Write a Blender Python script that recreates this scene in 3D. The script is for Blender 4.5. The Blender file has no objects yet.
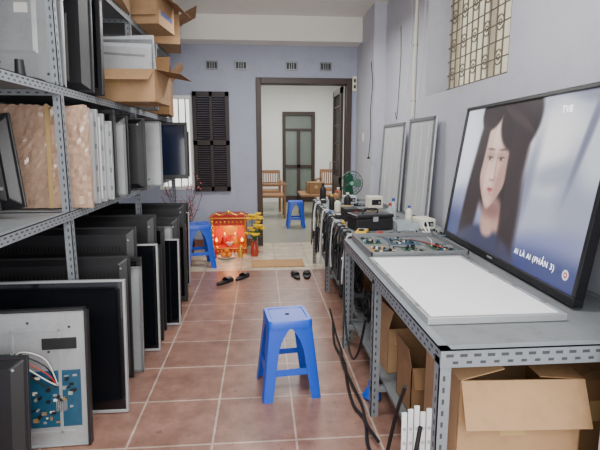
import bpy, bmesh, math, random
import numpy as np
from mathutils import Vector, Matrix, Euler
random.seed(7)
SC=bpy.context.scene
COL=SC.collection
R=math.radians
def s2l(c):
    return tuple(((x/255)/12.92 if x/255<=.04045 else ((x/255+.055)/1.055)**2.4) for x in c)
def mat(name,c,rough=.6,metal=0,var=.1,scale=6,bump=0,bscale=60,emit=0,trans=0,coat=0,alpha=1,stain=0):
    m=bpy.data.materials.new(name); m.use_nodes=True; nt=m.node_tree; n=nt.nodes; b=n['Principled BSDF']
    lc=s2l(c)
    tc=n.new('ShaderNodeTexCoord'); no=n.new('ShaderNodeTexNoise'); no.inputs['Scale'].default_value=scale; no.inputs['Detail'].default_value=4
    nt.links.new(tc.outputs['Object'],no.inputs['Vector'])
    mx=n.new('ShaderNodeMix'); mx.data_type='RGBA'
    mx.inputs['A'].default_value=(*[x*(1-var) for x in lc],1); mx.inputs['B'].default_value=(*[min(1,x*(1+var)) for x in lc],1)
    nt.links.new(no.outputs['Fac'],mx.inputs['Factor']); out=mx.outputs['Result']
    if stain:
        n3=n.new('ShaderNodeTexNoise'); n3.inputs['Scale'].default_value=scale*2.7; n3.inputs['Detail'].default_value=8; n3.inputs['Roughness'].default_value=.7
        nt.links.new(tc.outputs['Object'],n3.inputs['Vector'])
        rp=n.new('ShaderNodeValToRGB'); rp.color_ramp.elements[0].position=.36; rp.color_ramp.elements[0].color=(1-stain,1-stain,1-stain*1.05,1); rp.color_ramp.elements[1].position=.5; rp.color_ramp.elements[1].color=(1,1,1,1)
        nt.links.new(n3.outputs['Fac'],rp.inputs['Fac']); mu=n.new('ShaderNodeMix'); mu.data_type='RGBA'; mu.blend_type='MULTIPLY'; mu.inputs['Factor'].default_value=1
        nt.links.new(out,mu.inputs['A']); nt.links.new(rp.outputs['Color'],mu.inputs['B']); out=mu.outputs['Result']
    nt.links.new(out,b.inputs['Base Color'])
    b.inputs['Roughness'].default_value=rough; b.inputs['Metallic'].default_value=metal
    if coat: b.inputs['Coat Weight'].default_value=coat
    if trans: b.inputs['Transmission Weight'].default_value=trans
    if alpha<1: b.inputs['Alpha'].default_value=alpha
    if emit:
        b.inputs['Emission Color'].default_value=(*lc,1); b.inputs['Emission Strength'].default_value=emit
    if bump:
        n2=n.new('ShaderNodeTexNoise'); n2.inputs['Scale'].default_value=bscale; nt.links.new(tc.outputs['Object'],n2.inputs['Vector'])
        bp=n.new('ShaderNodeBump'); bp.inputs['Strength'].default_value=bump; bp.inputs['Distance'].default_value=.01
        nt.links.new(n2.outputs['Fac'],bp.inputs['Height']); nt.links.new(bp.outputs['Normal'],b.inputs['Normal'])
    return m

class G:
    def __init__(s): s.v=[];s.f=[];s.m=[];s.T=Matrix()
    def add(s,vs,fs,mi=0):
        o=len(s.v); s.v+=[tuple(s.T@Vector(v)) for v in vs]; s.f+=[tuple(i+o for i in f) for f in fs]; s.m+=[mi]*len(fs); return s
    def box(s,x0,x1,y0,y1,z0,z1,mi=0):
        return s.add([(x0,y0,z0),(x1,y0,z0),(x1,y1,z0),(x0,y1,z0),(x0,y0,z1),(x1,y0,z1),(x1,y1,z1),(x0,y1,z1)],
          [(0,3,2,1),(4,5,6,7),(0,1,5,4),(1,2,6,5),(2,3,7,6),(3,0,4,7)],mi)
    def rbox(s,c,sz,rot=(0,0,0),mi=0):
        T=s.T; s.T=T@Matrix.Translation(c)@Euler(rot).to_matrix().to_4x4()
        s.box(-sz[0]/2,sz[0]/2,-sz[1]/2,sz[1]/2,-sz[2]/2,sz[2]/2,mi); s.T=T; return s
    def loft(s,rings,mi=0,cap=True,closed=True):
        n=len(rings[0]); vs=[p for r in rings for p in r]; fs=[]
        for k in range(len(rings)-1):
            for i in range(n if closed else n-1):
                j=(i+1)%n; fs.append((k*n+i,k*n+j,(k+1)*n+j,(k+1)*n+i))
        if cap: fs.append(tuple(range(n))[::-1]); fs.append(tuple((len(rings)-1)*n+i for i in range(n)))
        return s.add(vs,fs,mi)
    def tube(s,pts,r,n=8,mi=0):
        pts=[Vector(p) for p in pts]; rings=[]; rr=r if isinstance(r,(list,tuple)) else [r]*len(pts)
        up=None
        for i,p in enumerate(pts):
            d=(pts[min(i+1,len(pts)-1)]-pts[max(i-1,0)])
            if d.length<1e-9: d=Vector((0,0,1))
            d.normalize()
            if up is None:
                up=Vector((0,0,1)) if abs(d.z)<.9 else Vector((1,0,0))
            a=d.cross(up)
            if a.length<1e-4: up=Vector((1,.3,0)); a=d.cross(up)
            a.normalize(); b=d.cross(a).normalized()
            rings.append([tuple(p+rr[i]*(math.cos(2*math.pi*k/n)*a+math.sin(2*math.pi*k/n)*b)) for k in range(n)])
            up=-b
        return s.loft(rings,mi)
    def cyl(s,p0,p1,r0,r1=None,n=16,mi=0):
        return s.tube([p0,p1],[r0,r0 if r1 is None else r1],n,mi)
    def lathe(s,prof,c=(0,0,0),n=20,mi=0):
        rings=[[(c[0]+r*math.cos(2*math.pi*k/n),c[1]+r*math.sin(2*math.pi*k/n),c[2]+z) for k in range(n)] for r,z in prof]
        return s.loft(rings,mi)
    def prism(s,pts,z0,z1,mi=0):
        return s.loft([[(x,y,z0) for x,y in pts],[(x,y,z1) for x,y in pts]],mi)
    def ball(s,c,r,n=14,m=8,mi=0,sz=1):
        return s.lathe([(max(1e-4,r*math.sin(math.pi*k/m)),-r*sz*math.cos(math.pi*k/m)) for k in range(m+1)],c,n,mi)
def spl(pts,k=6):
    P=[Vector(p) for p in pts]; out=[]
    for i in range(len(P)-1):
        a=P[max(i-1,0)];b=P[i];c=P[i+1];d=P[min(i+2,len(P)-1)]
        for j in range(k):
            t=j/k; out.append(.5*((2*b)+(c-a)*t+(2*a-5*b+4*c-d)*t*t+(3*b-a-3*c+d)*t**3))
    out.append(P[-1]); return out
def obj(g,name,mats,parent=None,label=None,bevel=0,smooth=False,loc=None,rot=None):
    me=bpy.data.meshes.new(name); me.from_pydata(g.v,[],g.f)
    if not isinstance(mats,(list,tuple)): mats=[mats]
    for m in mats: me.materials.append(m)
    for p,i in zip(me.polygons,g.m): p.material_index=i
    bm=bmesh.new(); bm.from_mesh(me); bmesh.ops.recalc_face_normals(bm,faces=bm.faces); bm.to_mesh(me); bm.free()
    if smooth:
        for p in me.polygons: p.use_smooth=True
        me.set_sharp_from_angle(angle=R(38))
    o=bpy.data.objects.new(name,me); COL.objects.link(o)
    if parent: o.parent=parent
    if loc: o.location=loc
    if rot: o.rotation_euler=rot
    if label: o['label']=label
    if bevel:
        b=o.modifiers.new('bevel','BEVEL'); b.width=bevel; b.segments=2; b.limit_method='ANGLE'
    return o
def root(name,label,cat,loc=(0,0,0),rot=(0,0,0),group=None):
    o=bpy.data.objects.new(name,None); o.empty_display_size=.05; COL.objects.link(o); o.location=loc; o.rotation_euler=rot
    o['label']=label; o['category']=cat
    if group: o['group']=group
    return o
def struct(o,label,cat):
    o['kind']='structure'; o['label']=label; o['category']=cat; return o
def tag(o,label,cat,group=None):
    o['label']=label;o['category']=cat
    if group:o['group']=group
    return o

# ---------- materials
M_lav=mat('paint_lavender',(166,171,190),.75,var=.09,scale=2.5,bump=.15,stain=.07)
M_lavR=mat('paint_pale_lavender',(193,195,206),.75,var=.07,scale=2,bump=.15,stain=.06)
M_white=mat('paint_white',(230,231,228),.8,var=.05,scale=2,bump=.1)
M_ceil=mat('ceiling_paint',(242,241,235),.85,var=.05,scale=3,bump=.4,bscale=9)
M_black=mat('black_plastic',(26,26,29),.36,var=.25,bump=.1,bscale=300)
M_blackm=mat('matte_black',(20,20,23),.6,var=.2)
M_gloss=mat('dark_screen_glass',(11,13,18),.10,var=.2,coat=.6)
M_glossb=mat('blueish_screen_glass',(28,36,58),.12,var=.2,coat=.5)
M_silver=mat('galvanised_sheet',(176,179,181),.40,metal=.45,var=.14,scale=5,bump=.05,stain=.10)
M_pale=mat('pale_silver_sheet',(206,209,211),.42,metal=.25,var=.07,scale=2,stain=.05)
M_silverd=mat('grey_metal',(128,131,134),.45,metal=.4,var=.15,scale=6,stain=.15)
M_rail=mat('grey_angle_steel',(136,142,148),.5,metal=.2,var=.12,scale=12,stain=.12)
M_slot=mat('slot_dark',(62,66,70),.8)
M_board=mat('shelf_board_grey',(118,122,125),.6,var=.15,stain=.15)
M_diff=mat('white_diffuser',(240,241,242),.35,var=.02)
M_greyp=mat('grey_panel',(184,189,194),.5,var=.07,stain=.08)
M_gback=mat('grey_plastic_back',(72,75,80),.45,var=.15)
M_pcb=mat('pcb_green',(44,84,64),.4,var=.25,scale=30)
M_pcbb=mat('pcb_blue_green',(32,78,104),.4,var=.3,scale=30)
M_pcby=mat('pcb_tan',(150,124,84),.5,var=.2,scale=30)
M_card=mat('cardboard',(178,142,104),.85,var=.16,scale=4,bump=.2,bscale=20,stain=.12)
M_cardd=mat('cardboard_dark',(140,106,72),.85,var=.15,scale=5,stain=.15)
M_tape=mat('parcel_tape',(190,160,110),.25,var=.05)
M_blue=mat('blue_plastic',(26,82,202),.38,var=.06,scale=4,coat=.1)
M_red=mat('altar_red',(190,40,26),.4,var=.1)
M_gold=mat('gold',(236,178,60),.3,metal=.6,var=.1)
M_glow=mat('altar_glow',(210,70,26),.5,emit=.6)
M_glowy=mat('altar_bulb',(255,206,96),.5,emit=4)
M_wood=mat('dark_wood',(58,42,36),.5,var=.25,scale=14)
M_shut=mat('almost_black_wood',(42,32,30),.55,var=.2,scale=14)
M_woodm=mat('rattan_wood',(142,102,68),.55,var=.2,scale=16)
M_iron=mat('black_iron',(34,30,32),.5,metal=.3)
M_cable=mat('black_cable',(20,20,22),.5)
M_cablew=mat('white_cable',(220,220,218),.5)
M_cabler=mat('red_wire',(170,40,36),.5)
M_cabley=mat('yellow_wire',(200,170,60),.5)
M_green=mat('green_plastic',(14,78,58),.35,var=.08)
M_greenl=mat('pale_green_plastic',(90,160,128),.35,var=.08)
M_yel=mat('yellow_petal',(248,204,30),.6,var=.15)
M_leaf=mat('leaf_green',(56,104,44),.6,var=.25)
M_pink=mat('pink_blossom',(206,116,122),.7,var=.2)
M_twig=mat('twig_brown',(92,66,56),.8,var=.2)
M_mat=mat('doormat_fibre',(186,146,100),.95,var=.2,scale=40,bump=.4,bscale=150)
M_cream=mat('cream_plastic',(228,224,208),.5,var=.04)
M_orange=mat('orange_peel',(238,134,24),.5,var=.08,bump=.1)
M_bubble=mat('tan_plastic_wrap',(186,154,132),.2,var=.16,scale=4,bump=1,bscale=13,coat=.7,stain=.14)
M_sticker=mat('paper_sticker',(215,215,208),.6,var=.03)
M_yellowpl=mat('yellow_plastic',(214,174,44),.45)
M_redpl=mat('red_plastic',(180,40,36),.45)
M_bluepr=mat('blue_print',(50,76,150),.6)
M_clear=mat('clear_plastic',(190,205,210),.15,alpha=.45)
mat_vent=mat('vent_dark',(8,8,9),.8)

def floor_mat():
    m=bpy.data.materials.new('floor_tiles'); m.use_nodes=True; nt=m.node_tree; n=nt.nodes; L=nt.links; b=n['Principled BSDF']
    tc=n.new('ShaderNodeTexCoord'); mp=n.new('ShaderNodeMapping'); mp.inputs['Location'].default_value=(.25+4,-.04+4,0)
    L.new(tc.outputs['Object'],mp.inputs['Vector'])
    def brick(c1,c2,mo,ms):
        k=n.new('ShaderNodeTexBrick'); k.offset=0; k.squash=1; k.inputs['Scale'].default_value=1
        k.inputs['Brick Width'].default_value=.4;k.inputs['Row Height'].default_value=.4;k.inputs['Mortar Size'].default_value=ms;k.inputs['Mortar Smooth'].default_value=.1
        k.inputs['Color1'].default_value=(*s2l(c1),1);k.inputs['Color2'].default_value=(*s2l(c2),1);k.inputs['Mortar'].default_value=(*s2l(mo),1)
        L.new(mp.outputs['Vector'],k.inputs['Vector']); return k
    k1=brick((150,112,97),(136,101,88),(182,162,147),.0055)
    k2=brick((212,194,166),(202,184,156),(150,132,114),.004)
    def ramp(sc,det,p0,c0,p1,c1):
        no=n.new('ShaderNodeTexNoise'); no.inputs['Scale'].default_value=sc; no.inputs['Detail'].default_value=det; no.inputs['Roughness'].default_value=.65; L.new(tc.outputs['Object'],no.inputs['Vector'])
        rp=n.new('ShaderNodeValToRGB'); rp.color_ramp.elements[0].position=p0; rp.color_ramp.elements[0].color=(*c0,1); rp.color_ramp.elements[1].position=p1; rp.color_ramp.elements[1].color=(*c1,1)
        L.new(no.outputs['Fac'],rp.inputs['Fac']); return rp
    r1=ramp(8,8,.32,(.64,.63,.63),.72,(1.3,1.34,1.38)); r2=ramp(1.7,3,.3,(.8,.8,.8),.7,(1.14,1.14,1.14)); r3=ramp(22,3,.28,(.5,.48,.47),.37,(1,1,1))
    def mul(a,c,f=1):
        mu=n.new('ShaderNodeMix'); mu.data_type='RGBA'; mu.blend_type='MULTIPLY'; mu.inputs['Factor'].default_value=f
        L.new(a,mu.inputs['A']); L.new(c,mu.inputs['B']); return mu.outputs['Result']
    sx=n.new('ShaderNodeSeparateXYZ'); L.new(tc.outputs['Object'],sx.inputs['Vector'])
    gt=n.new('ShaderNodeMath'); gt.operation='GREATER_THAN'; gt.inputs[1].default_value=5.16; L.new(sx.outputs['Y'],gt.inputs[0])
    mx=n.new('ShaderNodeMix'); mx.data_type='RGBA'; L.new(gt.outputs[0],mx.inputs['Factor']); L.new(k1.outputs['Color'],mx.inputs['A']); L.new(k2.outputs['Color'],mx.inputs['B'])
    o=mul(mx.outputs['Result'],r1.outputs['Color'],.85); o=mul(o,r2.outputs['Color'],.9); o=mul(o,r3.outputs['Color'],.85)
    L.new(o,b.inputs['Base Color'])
    b.inputs['Roughness'].default_value=.33
    bp=n.new('ShaderNodeBump'); bp.inputs['Strength'].default_value=.25; bp.inputs['Distance'].default_value=.01; bp.invert=True
    L.new(k1.outputs['Fac'],bp.inputs['Height']); L.new(bp.outputs['Normal'],b.inputs['Normal'])
    return m
M_floor=floor_mat()
M_hfloor=mat('hall_floor',(150,147,130),.3,var=.12,scale=3,stain=.1)

# ---------- structure
WX=1.45; LX=-1.78; BY=6.5; CZ=3.0; WT=.30
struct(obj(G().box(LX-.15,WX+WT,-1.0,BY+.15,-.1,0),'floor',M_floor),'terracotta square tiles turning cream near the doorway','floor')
struct(obj(G().box(-.6,1.95,BY+.15,11.6,-.1,0),'floor.001',M_hfloor),'olive grey floor of the back hall','floor')
struct(obj(G().box(LX-.15,WX+WT,-1.0,BY+.15,CZ,CZ+.1),'ceiling',M_ceil),'off-white plaster ceiling','ceiling')
struct(obj(G().box(-.75,2.1,BY+.15,11.75,2.85,2.95),'ceiling.001',M_white),'white ceiling of the back hall','ceiling')
struct(obj(G().box(LX-.15,LX,-1.0,BY+.15,0,CZ),'wall_left',M_lav),'lavender painted wall behind the shelving','wall')
wy0,wy1=2.75,4.15
g=G()
g.box(WX,WX+WT,-1.0,BY+.15,0,1.82); g.box(WX,WX+WT,-1.0,wy0,1.82,CZ); g.box(WX,WX+WT,wy1,BY+.15,1.82,CZ); g.box(WX,WX+WT,wy0,wy1,2.85,CZ)
g.box(1.07,WX,.75,1.28,0,CZ)
g.box(1.31,WX,5.55,BY,0,CZ)
struct(obj(g,'wall_right',M_lavR),'pale lavender wall with pilasters and a deep window opening','wall')
g=G()
g.box(LX,-1.38,BY,BY+.15,0,CZ); g.box(-1.38,-.91,BY,BY+.15,0,.8); g.box(-1.38,-.91,BY,BY+.15,2.05,CZ); g.box(-.91,-.06,BY,BY+.15,0,CZ)
g.box(-.06,1.24,BY,BY+.15,2.29,CZ); g.box(1.24,2.1,BY,BY+.15,0,CZ)
struct(obj(g,'wall_back',M_lav),'lavender blue wall with doorway and window','wall')
struct(obj(G().box(LX,1.31,6.2,BY,2.70,CZ),'trim_1',M_ceil),'white plaster beam under the ceiling','beam')
struct(obj(G().box(-.75,-.6,BY+.15,11.6,0,2.85),'wall_hall_left',M_white),'white side wall of the back hall','wall')
struct(obj(G().box(1.95,2.1,BY+.15,11.6,0,2.85),'wall_hall_right',M_white),'white side wall of the back hall','wall')
g=G(); g.box(-.75,.52,11.6,11.75,0,2.85); g.box(1.32,2.1,11.6,11.75,0,2.85); g.box(.52,1.32,11.6,11.75,2.2,2.85)
struct(obj(g,'wall_hall_back',M_white),'white end wall of the back hall','wall')
g=G()
g.box(LX+.001,-.07,BY-.012,BY-.001,0,.1)
struct(obj(g,'baseboard_back',mat('base_tile',(130,84,72),.5)),'reddish tile baseboard','baseboard')
# door 1
d=root('door_1','dark wooden door frame with an opened barred door leaf','door',(0,0,0)); d['kind']='structure'
g=G(); g.box(-.06,.01,BY-.03,BY+.16,0,2.29); g.box(1.17,1.24,BY-.03,BY+.16,0,2.29); g.box(.01,1.17,BY-.03,BY+.16,2.21,2.29)
obj(g,'door_frame',M_wood,d,bevel=.006)
g=G(); X=1.12; y0,y1=BY+.17,BY+.9
for a,b_ in ((y0,y0+.07),(y1-.07,y1)): g.box(X,X+.04,a,b_,.02,2.2)
for z in (.02,.85,2.12): g.box(X,X+.04,y0,y1,z,z+.09)
g.box(X+.012,X+.028,y0,y1,.1,.85)
for k in range(6):
    yy=y0+.12+k*.1; g.cyl((X+.02,yy,.9),(X+.02,yy,2.15),.008,n=6)
for k in range(4):
    g.cyl((X+.02,y0+.05,1.15+k*.27),(X+.02,y1-.05,1.15+k*.27),.007,n=6)
obj(g,'door_leaf',M_wood,d)
obj(G().cyl((X-.04,y1-.05,1.0),(X-.04,y1-.05,1.14),.01,n=8).cyl((X-.04,y1-.05,1.0),(X+.01,y1-.05,1.0),.007,n=6).cyl((X-.04,y1-.05,1.14),(X+.01,y1-.05,1.14),.007,n=6),'handle',M_silver,d)
# door 2
d=root('door_2','dark framed glass door at the end of the hall','door'); d['kind']='structure'
g=G(); Y=11.6; g.box(.52,.6,Y-.03,Y+.1,0,2.2); g.box(1.24,1.32,Y-.03,Y+.1,0,2.2); g.box(.6,1.24,Y-.03,Y+.1,2.12,2.2); g.box(.6,1.24,Y,Y+.06,1.75,1.8); g.box(.88,.96,Y,Y+.06,0,1.75); g.box(.6,1.24,Y,Y+.06,0,.15); g.box(.6,1.24,Y,Y+.06,.85,.92)
obj(g,'door_frame',M_wood,d)
obj(G().box(.6,1.24,Y+.06,Y+.07,.15,2.12),'glass_pane',mat('grey_green_glass',(120,130,122),.2,var=.2,scale=2),d)
# window back-left
d=root('window_1','white framed window with iron bars and open dark shutter','window'); d['kind']='structure'
g=G(); g.box(-1.38,-1.34,BY-.01,BY+.12,.8,2.05); g.box(-.95,-.91,BY-.01,BY+.12,.8,2.05); g.box(-1.34,-.95,BY-.01,BY+.12,.8,.84); g.box(-1.34,-.95,BY-.01,BY+.12,2.01,2.05)
obj(g,'window_frame',M_white,d)
g=G()
for k in range(4): g.cyl((-1.28+k*.09,BY+.06,.84),(-1.28+k*.09,BY+.06,2.01),.008,n=6)
obj(g,'window_bars',M_iron,d)
g=G(); x0,x1=-.90,-.42; yy0,yy1=BY-.05,BY-.015
g.box(x0,x0+.05,yy0,yy1,.78,2.1); g.box(x1-.05,x1,yy0,yy1,.78,2.1); g.box((x0+x1)/2-.02,(x0+x1)/2+.02,yy0,yy1,.78,2.1)
for z in (.78,1.4,2.04): g.box(x0,x1,yy0,yy1,z,z+.06)
for k in range(40):
    z=.85+k*.03; g.rbox(((x0+x1)/2,(yy0+yy1)/2,z),(x1-x0-.06,.03,.005),(R(35),0,0))
obj(g,'shutter',M_shut,d)
# window right: set deep in the wall
d=root('window_2','cream window with ornate metal grille deep in the side wall','window'); d['kind']='structure'
g=G(); x0=WX+.20; a,b_,c,e=wy0,wy1,1.82,2.85
M_wf=mat('window_cream_paint',(206,200,184),.6,stain=.12)
g.box(x0,WX+WT-.01,a,a+.05,c,e); g.box(x0,WX+WT-.01,b_-.05,b_,c,e); g.box(x0,WX+WT-.01,a,b_,c,c+.05); g.box(x0,WX+WT-.01,a,b_,e-.05,e); g.box(x0+.01,WX+WT-.02,(a+b_)/2-.02,(a+b_)/2+.02,c,e)
obj(g,'window_frame',M_wf,d)
g=G(); xb=x0-.01
for k in range(14): g.cyl((xb,a+.06+k*.098,c+.01),(xb,a+.06+k*.098,e-.01),.006,n=6)
for k in range(9): g.cyl((xb,a+.01,c+.06+k*.115),(xb,b_-.01,c+.06+k*.115),.005,n=6)
for i in range(7):
    for k in range(4):
        cy,cz=a+.11+i*.196,c+.18+k*.23
        g.tube([(xb,cy+.05*math.cos(t*math.pi/6),cz+.05*math.sin(t*math.pi/6)) for t in range(13)],.005,5)
        g.tube([(xb,cy+.02*math.cos(t*math.pi/4),cz+.02*math.sin(t*math.pi/4)) for t in range(9)],.004,5)
obj(g,'window_bars',mat('bar_brown_grey',(112,102,92),.6),d)
g=G(); n=60
pts=[(WX+WT-.04+.012*math.sin(k*1.1),a+.05+k*(b_-a-.1)/n) for k in range(n+1)]
g.loft([[(x,y,c+.05) for x,y in pts],[(x,y,e-.05) for x,y in pts]],cap=False,closed=False)
mc=bpy.data.materials.new('curtain_translucent'); mc.use_nodes=True; nt=mc.node_tree; bs=nt.nodes['Principled BSDF']; bs.inputs['Base Color'].default_value=(*s2l((214,206,180)),1)
tr=nt.nodes.new('ShaderNodeBsdfTranslucent'); no=nt.nodes.new('ShaderNodeTexNoise'); no.inputs['Scale'].default_value=4
rp=nt.nodes.new('ShaderNodeValToRGB'); rp.color_ramp.elements[0].color=(*s2l((186,178,144)),1); rp.color_ramp.elements[1].color=(*s2l((240,234,214)),1); tcx=nt.nodes.new('ShaderNodeTexCoord')
nt.links.new(tcx.outputs['Object'],no.inputs['Vector']); nt.links.new(no.outputs['Fac'],rp.inputs['Fac']); nt.links.new(rp.outputs['Color'],tr.inputs['Color'])
ms=nt.nodes.new('ShaderNodeMixShader'); ms.inputs[0].default_value=.7; nt.links.new(bs.outputs[0],ms.inputs[1]); nt.links.new(tr.outputs[0],ms.inputs[2]); nt.links.new(ms.outputs[0],nt.nodes['Material Output'].inputs['Surface'])
obj(g,'curtain',mc,d,smooth=True)
# wall vents
for i,x in enumerate((-.63,-.25,.42,.88)):
    r=root('wall_vent','small square concrete ventilation grille','vent',(x,BY-.001,2.44),group='vents above the doorway')
    g=G(); g.box(-.08,.08,-.02,0,-.055,-.04); g.box(-.08,.08,-.02,0,.04,.055); g.box(-.08,-.065,-.02,0,-.04,.04); g.box(.065,.08,-.02,0,-.04,.04)
    for k in range(3): g.box(-.035+k*.03,-.025+k*.03,-.015,-.002,-.04,.04)
    obj(g,'vent_frame',M_silverd,r); obj(G().box(-.065,.065,-.004,0,-.04,.04),'vent_opening',M_slot,r)

# ---------- component builders
def angle_post(x,y,z0,z1,sx,sy,parent,name='post'):
    g=G(); t=.004; w=.04
    xs=sorted((x,x+sx*w)); ys=sorted((y,y+sy*w))
    g.box(xs[0],xs[1],min(y,y+sy*t),max(y,y+sy*t),z0,z1); g.box(min(x,x+sx*t),max(x,x+sx*t),ys[0],ys[1],z0,z1)
    z=z0+.03
    while z<z1-.03:
        yf=y-sy*.0006; xf=x-sx*.0006
        g.box(x+sx*.018-.004,x+sx*.018+.004,min(y,yf),max(y,yf),z-.009,z+.009,1)
        g.box(min(x,xf),max(x,xf),y+sy*.018-.004,y+sy*.018+.004,z-.009,z+.009,1); z+=.04
    return obj(g,name,[M_rail,M_slot],parent)
def rail_y(x,y0,y1,z,sx,parent,h=.045):
    g=G(); g.box(min(x,x+sx*.004),max(x,x+sx*.004),y0,y1,z-h,z); g.box(min(x,x+sx*.035),max(x,x+sx*.035),y0,y1,z-.004,z)
    y=y0+.03
    while y<y1-.02:
        xf=x-sx*.0006
        g.box(min(x,xf),max(x,xf),y-.011,y+.011,z-h*.42,z-h*.25,1); g.box(min(x,xf),max(x,xf),y+.010,y+.026,z-h*.8,z-h*.65,1); y+=.045
    return obj(g,'rail',[M_rail,M_slot],parent)
def rail_x(x0,x1,y,z,parent,h=.05):
    g=G(); g.box(x0,x1,y,y+.004,z-h,z); g.box(x0,x1,y,y+.035,z-.004,z)
    x=x0+.03
    while x<x1-.02:
        g.box(x-.012,x+.012,y-.0006,y,z-h*.42,z-h*.25,1); g.box(x+.010,x+.028,y-.0006,y,z-h*.8,z-h*.65,1); x+=.045
    return obj(g,'rail',[M_rail,M_slot],parent)
def add_pcb(parent,x0,x1,z0,z1,yf,m=M_pcb,seed=1,thick=.02,hs=True):
    rd=random.Random(seed); w,h=x1-x0,z1-z0
    yb=yf+thick
    obj(G().box(x0,x1,yb-.002,yb,z0,z1),'circuit_board' if hs else 'board',m,parent)
    g=G()
    for k in range(int(14+w*h*480)):
        a,b_=rd.uniform(.004,.022),rd.uniform(.004,.018); cx=rd.uniform(x0+.012,x1-.012-a); cz=rd.uniform(z0+.01,z1-.012-b_)
        g.box(cx,min(cx+a,x1),yb-.002-rd.uniform(.002,thick*.55),yb-.002,cz,cz+b_,rd.choice((0,0,0,1,2,3)))
    for k in range(int(4+w*h*90)):
        cx,cz=rd.uniform(x0+.02,x1-.02),rd.uniform(z0+.02,z1-.02); g.cyl((cx,yb-.002,cz),(cx,yb-thick*.85,cz),rd.uniform(.005,.009),n=9,mi=rd.choice((0,0,1,4)))
    obj(g,'components',[M_blackm,M_silver,M_cream,M_pcby,M_pcbb],parent)
    g=G(); hx=x0+w*.55; 
    for k in range(6): g.box(hx+k*.008,hx+k*.008+.003,yb-thick*.9,yb-.002,z0+h*.3,z0+h*.3+.045)
    obj(g,'heat_sink',M_silver,parent)
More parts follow.
